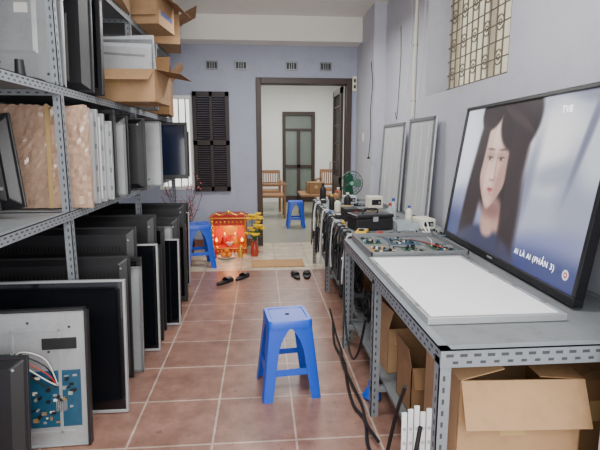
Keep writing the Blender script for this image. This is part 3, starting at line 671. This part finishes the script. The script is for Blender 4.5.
r=root('toolbox','black plastic toolbox with a handle on the bench','toolbox',(.82,3.46,TH+.001),(0,0,R(12)))
obj(G().box(-.15,.15,-.09,.09,0,.09),'box_body',M_blackm,r,bevel=.008); obj(G().box(-.155,.155,-.095,.095,.091,.12),'lid',M_black,r,bevel=.01)
obj(G().tube(spl([(-.06,0,.12),(-.05,0,.15),(.05,0,.15),(.06,0,.12)]),.007,8),'handle',M_black,r); obj(G().box(-.02,.02,-.1,-.095,.07,.105),'latch',M_silver,r)
r=root('soldering_station','dark soldering station with dial on the bench','soldering station',(.74,3.86,TH+.001),(0,0,R(5)))
obj(G().box(-.06,.06,-.08,.08,0,.11),'housing',M_blackm,r,bevel=.006); obj(G().cyl((-.02,-.08,.05),(-.02,-.095,.05),.018),'dial',M_silver,r); obj(G().box(.01,.05,-.081,-.08,.06,.09),'display',M_redpl,r)
obj(G().tube(spl([(.03,-.08,.03),(.07,-.14,.005),(.12,-.16,.006),(.16,-.1,.006)]),.004,6),'cord',M_cable,r)
r=root('multimeter','yellow and black multimeter on the bench','multimeter',(.71,3.24,TH+.001),(0,0,R(-20)))
obj(G().box(-.04,.04,-.08,.08,0,.03),'housing',M_yellowpl,r,bevel=.006); obj(G().box(-.028,.028,.02,.065,.03,.032),'display',M_greyp,r); obj(G().cyl((0,-.02,.03),(0,-.02,.04),.02),'dial',M_blackm,r)
for i,(x,y,w_,d_,h_,m,l) in enumerate(((1.14,4.65,.14,.14,.12,M_cream,'cream instrument case on the bench'),(1.24,3.46,.12,.16,.08,M_cream,'white plastic parts box on the bench'),(.95,5.0,.14,.12,.09,M_greyp,'pale grey instrument case on the bench'))):
    r=root('instrument_case',l,'case',(x,y,TH+.001),(0,0,R(6)))
    obj(G().box(-w_/2,w_/2,-d_/2,d_/2,0,h_),'housing',m,r,bevel=.008); obj(G().box(-w_*.35,w_*.35,-d_/2-.001,-d_/2,h_*.3,h_*.75),'faceplate',M_blackm,r); obj(G().cyl((w_*.2,-d_/2-.001,h_*.5),(w_*.2,-d_/2-.012,h_*.5),.010),'dial',M_silver,r)
def bottle(x,y,z,h,rd_,m,m2,label,cat='bottle',name='bottle'):
    r=root(name,label,cat,(x,y,z+.001)); obj(G().lathe([(rd_*.9,0),(rd_,.01),(rd_,h*.65),(rd_*.85,h*.74),(rd_*.4,h*.84),(rd_*.4,h*.88)],n=18),'bottle_body',m,r,smooth=True)
    obj(G().lathe([(rd_*.45,h*.88),(rd_*.45,h),(rd_*.2,h*1.0)],n=14),'cap',m2,r,smooth=True)
bottle(1.03,3.66,TH,.17,.03,M_clear,M_redpl,'clear bottle with red cap on the bench')
bottle(1.10,3.82,TH,.19,.03,M_greyp,M_bluepr,'spray can with blue cap on the bench','spray can','spray_can')
bottle(1.18,3.64,TH,.15,.028,M_cream,M_bluepr,'white bottle with blue cap on the bench')
bottle(.72,4.38,TH,.13,.03,M_cream,M_green,'cream bottle with green cap on the bench')
bottle(.69,4.55,TH,.15,.028,M_blackm,M_yellowpl,'dark bottle with yellow cap on the bench')
bottle(.86,4.62,TH,.16,.035,M_blackm,M_cream,'dark bottle with cream cap on the bench')
bottle(.80,4.95,TH,.15,.04,M_woodm,M_redpl,'brown jar with red cap on the bench')
bottle(.86,5.2,TH,.16,.035,M_cardd,M_cream,'brown bottle on the bench')
bottle(.70,5.3,TH,.2,.035,M_blackm,M_blackm,'black bottle at the bench end')
for i,(x,y,zz) in enumerate(((.76,4.13,0),(.90,4.2,0),(.76,4.13,.046))):
    r=root('tape_roll','roll of %s tape on the bench'%('black' if i==1 else 'brown parcel'),'tape',(x,y,TH+.001+zz),group='tape rolls on the bench')
    g=G(); n=24; g.add([((a_*math.cos(2*math.pi*k/n)),(a_*math.sin(2*math.pi*k/n)),z_) for a_,z_ in((.055,0),(.055,.045),(.036,.045),(.036,0)) for k in range(n)],[(q*n+k,q*n+(k+1)%n,((q+1)%4)*n+(k+1)%n,((q+1)%4)*n+k) for q in range(4) for k in range(n)])
    obj(g,'tape_ring',M_tape if i!=1 else M_blackm,r,smooth=True)
for i,(x,y,rz,m,w_,d_) in enumerate(((1.08,4.18,15,M_pcb,.2,.16),(1.04,4.43,-20,M_pcby,.18,.12),(.77,4.77,30,M_pcb,.16,.14),(1.02,4.83,10,M_pcbb,.18,.10),(.72,3.63,-8,M_pcby,.14,.1),(1.0,3.20,5,M_pcb,.26,.1),(1.28,3.25,80,M_pcbb,.16,.12))):
    r=root('loose_circuit_board','loose circuit board covered in components on the bench','circuit board',(x,y,TH+.0015),(R(-90),0,R(rz)),'loose circuit boards on the bench')
    add_pcb(r,-w_/2,w_/2,-d_/2,d_/2,-.03,m,40+i,.03,hs=False)
for i,(x,y,rz,l_) in enumerate(((.90,3.68,20,.14),(.67,4.0,85,.10),(1.12,3.99,40,.12),(.94,4.02,0,.12),(.68,5.12,80,.13),(.87,4.42,0,.10))):
    r=root('power_adapter','black power adapter block on the bench','adapter',(x,y,TH+.001),(0,0,R(rz)),'power adapters on the bench')
    obj(G().box(-l_/2,l_/2,-.03,.03,0,.035),'housing',M_blackm,r,bevel=.006); obj(G().box(-.03,.03,-.02,.02,.035,.0355),'sticker',M_sticker,r)
    obj(G().tube(spl([(l_/2,0,.015),(l_/2+.02,.01,.006),(l_/2+.03,-.03,.005),(l_/2+.01,-.05,.005)]),.003,6),'cord',M_cable,r)
r=root('desk_fan','dark green desk fan standing at the end of the bench','fan',(1.03,5.28,TH+.001),(0,0,R(-10))); r.scale=(.78,.78,.85)
obj(G().lathe([(.11,0),(.11,.015),(.08,.03),(.03,.045),(.02,.16),(.001,.16)],n=24),'base',M_green,r,smooth=True)
obj(G().cyl((0,.10,.24),(0,-.03,.24),.05,.04),'motor',M_green,r,smooth=True)
g=G()
for rr_ in (.155,.12,.08,.04):
    for yy in ((-.075,) if rr_<.15 else (-.06,0)): g.tube([(rr_*math.cos(t*math.pi/16),yy,.24+rr_*math.sin(t*math.pi/16)) for t in range(33)],.003 if rr_<.15 else .006,5)
for k in range(18):
    a=2*math.pi*k/18; g.tube([(.02*math.cos(a),-.08,.24+.02*math.sin(a)),(.12*math.cos(a),-.075,.24+.12*math.sin(a)),(.155*math.cos(a),-.06,.24+.155*math.sin(a)),(.155*math.cos(a),0,.24+.155*math.sin(a)),(.05*math.cos(a),.03,.24+.05*math.sin(a))],.0018,4)
obj(g,'guard',M_green,r)
obj(G().cyl((0,-.085,.24),(0,-.078,.24),.028,.028,n=18),'hub_cap',M_greenl,r)
for k in range(3):
    a=2*math.pi*k/3; g=G(); rings=[]
    for t,wd in ((.02,.02),(.06,.05),(.10,.06),(.135,.03)):
        ca_,sa=math.cos(a),math.sin(a)
        rings.append([(ca_*t-sa*u_,-.045+.25*u_+yo,.24+sa*t+ca_*u_) for u_,yo in((-wd,0),(wd,0),(wd,.002),(-wd,.002))])
    g.loft(rings); obj(g,'blade',M_green,r,smooth=True)
r=root('plastic_basket','clear plastic tray of small parts on the bench','tray',(1.08,3.42,TH+.001))
g=G(); g.box(-.08,.08,-.08,.08,0,.003)
for a_ in(-1,1): g.box(a_*.08-.002,a_*.08+.002,-.08,.08,0,.06); g.box(-.08,.08,a_*.08-.002,a_*.08+.002,0,.06)
obj(g,'tray_body',M_clear,r); g=G()
for k in range(14): g.rbox((random.uniform(-.055,.055),random.uniform(-.05,.05),.02+random.uniform(0,.02)),(.03,.012,.012),(random.random()*3,random.random(),random.random()*3),k%3)
obj(g,'small_parts',[M_silver,M_redpl,M_blackm],r)
for i,(x,y,rz,m) in enumerate(((.85,3.22,30,M_redpl),(.66,3.74,85,M_yellowpl),(.64,4.34,80,M_blue))):
    r=root('screwdriver','screwdriver with a %s handle on the bench'%('red','yellow','blue')[i],'screwdriver',(x,y,TH+.014),(0,0,R(rz)),'screwdrivers on the bench')
    obj(G().tube([(-.05,0,0),(-.045,0,0),(0,0,0),(.01,0,0)],[.008,.013,.012,.007],10),'handle',m,r,smooth=True); obj(G().cyl((.01,0,0),(.11,0,0),.003),'shaft',M_silver,r)

# ---------- cables
def cable(name,label,pts,r_,m,k=6,plug=True,grp=None):
    r=root(name,label,'cable',(0,0,0),group=grp); obj(G().tube(spl(pts,k),r_,7),'cord',m,r,smooth=True)
    if plug:
        p=Vector(pts[-1]); obj(G().rbox(tuple(p),(.03,.04,.02)),'plug',m,r,bevel=.004)
GF='black cables bunched along the bench legs'
cable('power_cable','thick black cable trailing along the floor by the bench',[(.50,1.78,.012),(.48,1.95,.012),(.51,2.15,.012),(.48,2.30,.012),(.49,2.55,.012),(.52,2.8,.012),(.50,3.1,.012),(.55,3.5,.012)],.009,M_cable,plug=False,grp=GF)
cable('power_cable','black cable trailing along the floor by the bench',[(.53,1.95,.030),(.505,2.1,.032),(.525,2.3,.012),(.51,2.5,.03),(.50,2.8,.03),(.53,3.0,.012),(.54,3.3,.012),(.57,3.8,.012)],.008,M_cable,plug=False,grp=GF)
cable('power_cable','black cable sagging beside the bench leg',[(.535,2.95,.60),(.52,2.85,.40),(.515,2.7,.22),(.52,2.55,.16),(.525,2.4,.28),(.535,2.3,.5)],.007,M_cable,plug=False,grp=GF)
cable('power_cable','black cable looping at the bench corner',[(.53,1.42,.45),(.50,1.43,.25),(.49,1.62,.08),(.485,1.70,.012),(.50,1.74,.06),(.535,1.72,.3),(.53,1.6,.5)],.008,M_cable,plug=False,grp=GF)
def coil(x,y,z,ra,n,m,label,seed,vert=False,r_=.006):
    rd=random.Random(seed); pts=[]
    for k in range(n*8):
        a=2*math.pi*k/8; q=ra*rd.uniform(.6,1.15)
        if vert: pts.append((rd.uniform(-.03,.03),q*.7*math.cos(a)+rd.uniform(-.03,.03),q*math.sin(a)))
        else: pts.append((q*math.cos(a),q*math.sin(a)*.9,r_+.01+.010*(k/8)+rd.uniform(-.004,.012)))
    r=root('cable_coil',label,'cable',(x,y,z),group='coiled cables around the bench'); obj(G().tube(spl(pts,3),r_,6),'cord',m,r,smooth=True)
    obj(G().rbox((0,ra*.6 if not vert else 0,ra*.7 if vert else .05),(.03,.045,.02)),'plug',m,r,bevel=.004)
rc=random.Random(11)
for i in range(18):
    y=3.15+i*.123+rc.uniform(-.03,.03); x=.582
    L1=rc.uniform(.08,.46); w1=rc.uniform(-.05,.06)
    cable('hanging_cable','%s cable hanging off the bench edge'%('dark' if i%5 else 'pale'),[(.64,y,TH+.012),(.605,y+.01,TH+.014),(x,y+.015,TH-.03),(x-.015,y+.015+w1*.3,TH-.03-L1*.5),(x-.02,y+w1*.8,TH-.05-L1),(x-.005,y+w1+.03,TH-.08-L1*.8),(x-.0,y+w1+.04,TH-.06-L1*.4)],rc.choice((.004,.006,.009)),(M_cablew if i%5==0 else M_cable),plug=i%2==0,grp='cables hanging off the bench')
for i,(x,y,z,ra,v,m) in enumerate(((.69,3.30,.44,.12,True,M_cable),(.68,3.62,.50,.14,True,M_cable),(.68,3.95,.42,.13,True,M_cable),(.69,4.15,.55,.10,True,M_cablew),(.69,4.50,.48,.13,True,M_cable),(.69,4.85,.5,.12,True,M_cable),(.68,5.15,.46,.11,True,M_cable),(.74,3.28,.181,.06,False,M_cable),(.73,3.80,.181,.07,False,M_cable),(.74,4.86,.181,.07,False,M_cablew),(.66,2.74,.40,.09,True,M_cable),(.80,2.03,.19,.07,False,M_cable),(.77,2.46,.19,.07,False,M_cablew))):
    coil(x,y,z,ra,7 if not v else 5,m,'tangled coil of %s cable by the bench'%('black' if m is M_cable else 'white'),i+5,v,.005 if i%2 else .007)
cable('white_cable','white cable curled behind the screen panel on the bench',[(1.16,3.25,TH+.012),(1.18,3.17,TH+.012),(1.19,3.22,TH+.05),(1.18,3.25,TH+.1),(1.16,3.24,TH+.06),(1.17,3.17,TH+.012)],.006,M_cablew)
for i,(y,z0,z1,m) in enumerate(((4.26,2.9,1.85,M_cablew),(4.62,2.85,1.95,M_cablew),(4.95,2.6,1.7,M_cable))):
    cable('wall_cable','thin %s wire hanging on the side wall'%('white' if m is M_cablew else 'dark'),[(WX-.006,y,z0),(WX-.006,y-.03,(z0+z1)/2+.1),(WX-.006,y+.04,z1),(WX-.006,y+.10,z1+.05)],.003,m,grp='thin wires on the side wall',plug=False)
cable('wall_cable','dark flex hanging down the pilaster beside the door',[(1.28,5.54,2.35),(1.30,5.535,2.1),(1.285,5.535,1.8),(1.29,5.53,1.5),(1.27,5.52,1.25)],.005,M_cable)
r=root('wall_pipe','pale vertical pipe clipped to the side wall','pipe',(WX-.02,4.42,0)); obj(G().cyl((0,0,1.66),(0,0,2.98),.014,n=12),'pipe_body',M_cream,r,smooth=True)
for z in (1.8,2.3,2.8): obj(G().box(-.017,.019,-.006,.006,z,z+.02),'pipe_clip',M_silverd,r)
r=root('socket_board','white wall socket board with plugs beside the doorway','socket',(1.275,BY-.001,2.22))
obj(G().box(-.03,.03,-.03,0,-.1,.1),'box_body',M_cream,r,bevel=.004); obj(G().box(-.012,.012,-.045,-.03,.02,.06),'plug',M_blackm,r); obj(G().box(-.012,.012,-.045,-.03,-.06,-.02),'plug',M_blackm,r)
r=root('light_switch','white light switch plate on the wall','switch',(1.309,6.0,1.5))
obj(G().box(-.01,0,-.04,.04,-.06,.06),'switch_plate',M_cream,r,bevel=.003); obj(G().box(-.016,-.01,-.015,.015,-.02,.02),'switch_button',M_white,r)

# ---------- under the benches
carton('cardboard_box','large plain brown cardboard box under the workbench',.90,1.62,.18,.44,.38,.42,-3,flaps=(-155,80,75,86))
carton('cardboard_box','brown cardboard box with flaps under the workbench',1.27,1.72,.18,.24,.34,.34,2,flaps=(60,80,70,70),m=M_cardd)
carton('cardboard_box','small open cardboard box under the workbench',.77,2.46,.18,.24,.28,.25,5,flaps=(-120,-10,15,20))
carton('cardboard_box','open cardboard box full of parts under the workbench',.82,2.02,.18,.32,.22,.23,0,flaps=(-150,-10,-10,10),m=M_cardd)
for i,(x,y,w,d_,h,m) in enumerate(((.88,2.86,.26,.20,.40,M_blackm),(1.15,2.4,.24,.3,.42,M_blackm),(.98,3.35,.26,.26,.46,M_blackm),(.98,3.72,.24,.28,.24,M_cardd),(.98,4.08,.26,.2,.46,M_black),(.98,4.68,.28,.3,.42,M_blackm),(.96,5.08,.3,.25,.26,M_cardd))):
    if m is M_cardd: carton('cardboard_box','worn cardboard box under the bench',x,y,.18,w,d_,h,3,flaps=(-165,20,10,10),m=m)
    else:
        r=root('electronics_unit','dark electronics housing stored under the bench','electronics',(x,y,.181),(0,0,R(random.uniform(-6,6))))
        obj(G().box(-w/2,w/2,-d_/2,d_/2,0,h),'housing',m,r,bevel=.008)
        g=G()
        for k in range(8): g.box(-w/2-.001,-w/2,-d_/2+.03,d_/2-.03,.04+k*.02,.05+k*.02)
        obj(g,'vent_slots',M_silverd,r); obj(G().box(-w*.3,w*.3,-d_/2-.002,-d_/2,h*.6,h*.8),'faceplate',M_silverd,r)
for i,(x,y,w,d_,h) in enumerate(((.73,3.52,.12,.16,.12),(.74,4.24,.12,.16,.10),(.72,4.45,.10,.10,.14),(.73,4.62,.12,.16,.16),(.73,5.08,.12,.2,.12))):
    r=root('power_supply_box','grey metal power supply under the bench','electronics',(x,y,.181),(0,0,0),'power supplies under the bench')
    obj(G().box(-w/2,w/2,-d_/2+.01,d_/2-.01,0,h),'housing',M_silverd,r,bevel=.004)
    g=G()
    for k in range(5): g.box(-w/2-.001,-w/2,-d_/2+.02,d_/2-.02,.02+k*.016,.027+k*.016)
    obj(g,'vent_slots',mat_vent,r)
for k in range(5):
    r=root('led_strip_bar','white ribbed backlight bar standing by the bench leg','light bar',(.505+.023*k,1.50,.003),(R(-2.5),0,0),'white backlight bars')
    obj(G().box(-.009,.009,-.004,.004,0,.44+.012*(k%3)),'strip',M_diff,r)
    for j in range(7): obj(G().cyl((0,-.004,.05+j*.055),(0,-.008,.05+j*.055),.006,n=8),'led_lens',M_greyp,r)
r=root('blue_bag','crumpled blue plastic bag on the floor','bag',(.60,2.38,.001)); g=G()
rd=random.Random(3); rings=[]
for z,ra in ((0,.04),(.015,.052),(.035,.046),(.055,.032),(.068,.016),(.08,.022)):
    rings.append([(ra*rd.uniform(.8,1.15)*math.cos(2*math.pi*k/14),ra*rd.uniform(.8,1.15)*math.sin(2*math.pi*k/14),z) for k in range(14)])
g.loft(rings); obj(g,'bag_body',M_blue,r,smooth=True); obj(G().tube(spl([(-.014,0,.078),(-.02,0,.10),(0,0,.11),(.014,0,.08)]),.003,6),'handle',M_blue,r)

# ---------- altar & offerings
ax,ay=-.43,6.15
r=root('household_altar','small red household altar with gold trim on the floor','altar',(ax,ay,0))
w,d_,h=.225,.18,.47
g=G(); g.box(-w,w,-d_,d_,0,.09); g.box(-w,-w+.025,-d_,d_,.09,h); g.box(w-.025,w,-d_,d_,.09,h); g.box(-w,w,d_-.02,d_,.09,h); g.box(-w+.025,w-.025,-d_,-d_+.02,h-.09,h)
obj(g,'cabinet_body',M_red,r,bevel=.003)
obj(G().box(-w-.02,w+.02,-d_-.025,d_,h,h+.02).box(-w+.03,w-.03,-d_+.02,d_-.02,h+.02,h+.045),'roof',M_red,r,bevel=.003)
g=G()
for sx in(-1,1):
    g.cyl((sx*(w-.015),-d_-.008,.09),(sx*(w-.015),-d_-.008,h),.013,n=10)
    for j in range(6): g.ball((sx*(w-.015),-d_-.008,.13+j*.06),.019,8,5)
    g.tube(spl([(sx*(w-.02),-d_-.012,h-.08),(sx*(w-.07),-d_-.014,h-.13),(sx*(w-.12),-d_-.012,h-.09),(sx*(w-.16),-d_-.012,h-.11)]),.007,6)
    g.tube(spl([(sx*(w+.015),-d_-.012,h+.03),(sx*(w-.06),-d_-.014,h+.07),(sx*(w-.12),-d_-.012,h+.05),(sx*.03,-d_-.012,h+.08)]),.008,6)
g.box(-w,w,-d_-.004,-d_,.075,.09); g.box(-w-.02,w+.02,-d_-.029,-d_-.025,h+.004,h+.016); g.box(-w,w,-d_-.004,-d_,.005,.015)
g.ball((0,-d_-.012,h+.085),.028,12,8)
for k in range(9): g.ball((-w+.03+k*.048,-d_-.004,.045),.014,8,5)
for k in range(7): g.ball((-w+.07+k*.052,-d_-.002,h-.045),.015,8,5)
obj(g,'gold_trim',M_gold,r)
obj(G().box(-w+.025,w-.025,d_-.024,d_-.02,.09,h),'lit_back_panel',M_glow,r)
g=G(); g.T=Matrix.Translation((0,d_-.03,.29))@Matrix.Rotation(R(90),4,'X'); g.lathe([(.10,0),(.10,.004),(.085,.004)],n=24); obj(g,'halo_disc',M_gold,r)
for k in range(7): obj(G().ball((-w+.05+k*.058,d_-.04,h-.11),.010,8,6),'lamp',M_glowy,r)
for sx in(-1,1): obj(G().lathe([(.004,0),(.017,.015),(.014,.03),(.001,.055)],(sx*.165,-.12,.16),10),'lamp',M_glowy,r); obj(G().lathe([(.02,.09),(.008,.1),(.008,.15),(.018,.16),(.001,.16)],(sx*.165,-.12,0),10),'lamp_stand',M_gold,r)
for sx in(-1,1):
    q=root('deity_figurine','small red and gold seated porcelain figurine in the altar','figurine',(ax+sx*.075,ay+.05,.091),group='figurines in the altar')
    obj(G().lathe([(.045,0),(.05,.02),(.04,.06),(.035,.09),(.015,.105)],n=16),'robe',M_redpl if sx<0 else M_yellowpl,q,smooth=True); obj(G().ball((0,0,.125),.024,12,8),'head',M_cream,q,smooth=True); obj(G().lathe([(.026,.135),(.03,.14),(.018,.16),(.001,.162)],n=12),'hat',M_gold,q,smooth=True)
q=root('incense_bowl','porcelain incense bowl with sticks in the altar','incense bowl',(ax,ay-.07,.091))
obj(G().lathe([(.02,0),(.04,.02),(.048,.05),(.042,.05),(.001,.045)],n=18),'bowl',M_cream,q,smooth=True); g=G()
for k in range(7): g.cyl((.01*math.cos(k),.01*math.sin(k),.04),(.025*math.cos(k),.025*math.sin(k),.15),.0015,n=5)
obj(g,'incense_stick',M_redpl,q)
for i,(dx) in enumerate((-.09,-.045,0,.045,.09)):
    q=root('offering_cup','tiny white porcelain cup before the altar','cup',(ax+dx,ay-.225,.001),group='cups before the altar'); obj(G().lathe([(.010,0),(.018,.015),(.019,.03),(.016,.03),(.001,.012)],n=14),'cup_body',M_cream,q,smooth=True)
q=root('fruit_plate','white plate for fruit offerings before the altar','plate',(ax-.02,ay-.37,.001)); obj(G().lathe([(.05,0),(.06,.006),(.11,.02),(.108,.024),(.05,.009),(.001,.008)],n=24),'plate_dish',M_cream,q,smooth=True)
for k,(dx,dy,dz) in enumerate(((-.036,-.03,0),(.036,-.03,0),(0,.036,0),(0,-.005,.055))):
    q=root('orange','ripe orange on the offering plate','fruit',(ax-.02+dx,ay-.37+dy,.047+dz),group='oranges on the plate'); obj(G().ball((0,0,0),.035),'peel',M_orange,q,smooth=True); obj(G().cyl((0,0,.032),(0,0,.04),.004,n=6),'stem',M_leaf,q)
q=root('flower_vase','vase of yellow flowers beside the altar','vase',(-.10,5.86,.001))
obj(G().lathe([(.04,0),(.055,.05),(.045,.12),(.025,.17),(.035,.2),(.001,.19)],n=18),'vase_body',mat('porcelain_red',(170,60,44),.3),q,smooth=True)
gs,gp,gl=G(),G(),G(); rd=random.Random(5)
for k in range(26):
    a=rd.uniform(0,6.28); rr_=rd.uniform(.02,.12); zt=rd.uniform(.28,.54); e=(rr_*math.cos(a),rr_*math.sin(a)*.5,zt)
    gs.tube([(0,0,.18),(e[0]*.5,e[1]*.5,.28),e],.003,5)
    for j in range(9):
        b_=2*math.pi*j/9; gp.rbox((e[0]+.024*math.cos(b_),e[1]+.024*math.sin(b_),e[2]),(.036,.018,.010),(0,-.7,b_))
    gp.ball(e,.018,8,5); 
    gl.rbox((e[0]*.6,e[1]*.6,.27+.02*(k%3)),(.06,.02,.002),(rd.random(),rd.random(),a))
obj(gs,'stems',M_leaf,q); obj(gp,'petals',M_yel,q); obj(gl,'leaves',M_leaf,q)
for k,(x,m) in enumerate(((-.60,M_redpl),(-.28,M_gold),(-.66,M_cream))):
    bottle(x,5.76+.05*k,0,.15+.02*k,.028,m,M_gold,'small offering bottle before the altar')
q=root('blossom_branches','bare branches with pink blossoms in a brown pot','plant',(-.98,5.95,.001))
obj(G().lathe([(.09,0),(.12,.1),(.11,.26),(.13,.28),(.10,.28),(.001,.25)],n=20),'pot',M_wood,q,smooth=True)
gs,gp=G(),G()
for k in range(18):
    a=rd.uniform(0,6.28); sp=rd.uniform(.08,.38); p0=Vector((0,0,.25)); pts=[p0]; zt=rd.uniform(.6,1.0)
    for j in range(1,5):
        t=j/4; p=Vector((sp*t*math.cos(a)+rd.uniform(-.03,.03),sp*t*math.sin(a)*.8+rd.uniform(-.02,.02),.25+(zt-.25)*t)); pts.append(p)
    gs.tube(pts,[.006,.005,.004,.003,.0015],5)
    for j in range(7):
        i_=rd.choice((2,3,4)); p=pts[i_]; e=p+Vector((rd.uniform(-.07,.07),rd.uniform(-.05,.05),rd.uniform(0,.08))); gs.tube([p,e],.002,4); gp.ball(tuple(e),.009,6,4)
obj(gs,'branches',M_twig,q); obj(gp,'blossoms',M_pink,q)

# ---------- hall furniture
def armchair(x,y,rz):
    r=root('wooden_armchair','brown rattan wooden armchair in the hall','chair',(x,y,0),(0,0,R(rz)),'armchairs in the hall')
    obj(G().box(-.26,.26,-.24,.24,.40,.45),'seat',M_woodm,r,bevel=.01)
    for sx in(-1,1):
        for sy in(-1,1): obj(G().cyl((sx*.24,sy*.22,0),(sx*.24,sy*.22,.64 if sy<0 else .86),.022,n=10),'leg',M_woodm,r,smooth=True)
        obj(G().box(sx*.24-.03,sx*.24+.03,-.26,.24,.64,.67),'armrest',M_woodm,r,bevel=.008)
    g=G(); g.box(-.24,.24,.20,.24,.79,.86); g.box(-.24,.24,.205,.235,.5,.54)
    for k in range(9): g.box(-.21+k*.05,-.19+k*.05,.21,.23,.54,.79)
    obj(g,'backrest',M_woodm,r)
armchair(.15,10.1,0); armchair(.22,9.2,90); armchair(1.5,10.4,-20)
r=root('low_table','low dark wooden table in the hall','table',(1.05,9.3,0))
obj(G().box(-.3,.3,-.4,.4,.42,.46),'table_top',M_woodm,r,bevel=.006)
for sx in(-1,1):
    for sy in(-1,1): obj(G().box(sx*.26-.025,sx*.26+.025,sy*.36-.025,sy*.36+.025,0,.42),'leg',M_wood,r)
carton('cardboard_box','brown box on the low hall table',1.05,9.2,.46,.3,.3,.22,10,flaps=None,m=M_cardd)
r=root('wall_cabinet','tall dark shelf cabinet against the hall wall','cabinet',(-.38,8.9,0))
g=G(); g.box(-.2,.2,-.4,-.37,0,1.9); g.box(-.2,.2,.37,.4,0,1.9); g.box(-.2,-.18,-.4,.4,0,1.9)
for z in (0,.45,.9,1.35,1.87): g.box(-.2,.2,-.4,.4,z,z+.03)
obj(g,'cabinet_body',M_wood,r)

# ---------- lights, world, camera
w=bpy.data.worlds.new('world'); SC.world=w; w.use_nodes=True; nt=w.node_tree; bg=nt.nodes['Background']; bg.inputs['Color'].default_value=(1,.99,.97,1); bg.inputs['Strength'].default_value=1.9
def area(name,loc,rot,sx,sy,e,c=(1,1,1)):
    l=bpy.data.lights.new(name,'AREA'); l.shape='RECTANGLE'; l.size=sx; l.size_y=sy; l.energy=e; l.color=c
    o=bpy.data.objects.new(name,l); COL.objects.link(o); o.location=loc; o.rotation_euler=rot; return o
area('daylight_front',(0.3,-.9,2.0),(R(74),0,0),2.4,1.8,100,(1,.99,.97))
area('ceiling_light',(.1,2.0,2.95),(0,0,0),1.0,.3,46,(1,.98,.95))
area('ceiling_light',(.1,4.8,2.65),(0,0,0),1.0,.3,44,(1,.98,.95))
area('hall_light',(.7,9,2.8),(0,0,0),1.4,2.5,90,(1,.99,.97))
l=bpy.data.lights.new('altar_lamp','POINT'); l.energy=3; l.color=(1,.5,.2); l.shadow_soft_size=.03
o=bpy.data.objects.new('altar_lamp',l); COL.objects.link(o); o.location=(ax,ay-.02,.36)
cam=bpy.data.cameras.new('camera'); cam.sensor_width=36; cam.lens=467/600*36; cam.clip_start=.05
co=bpy.data.objects.new('camera',cam); COL.objects.link(co); co.location=(0,0,1.4)
co.rotation_euler=(R(90-9.7),0,R(-4.7)); SC.camera=co
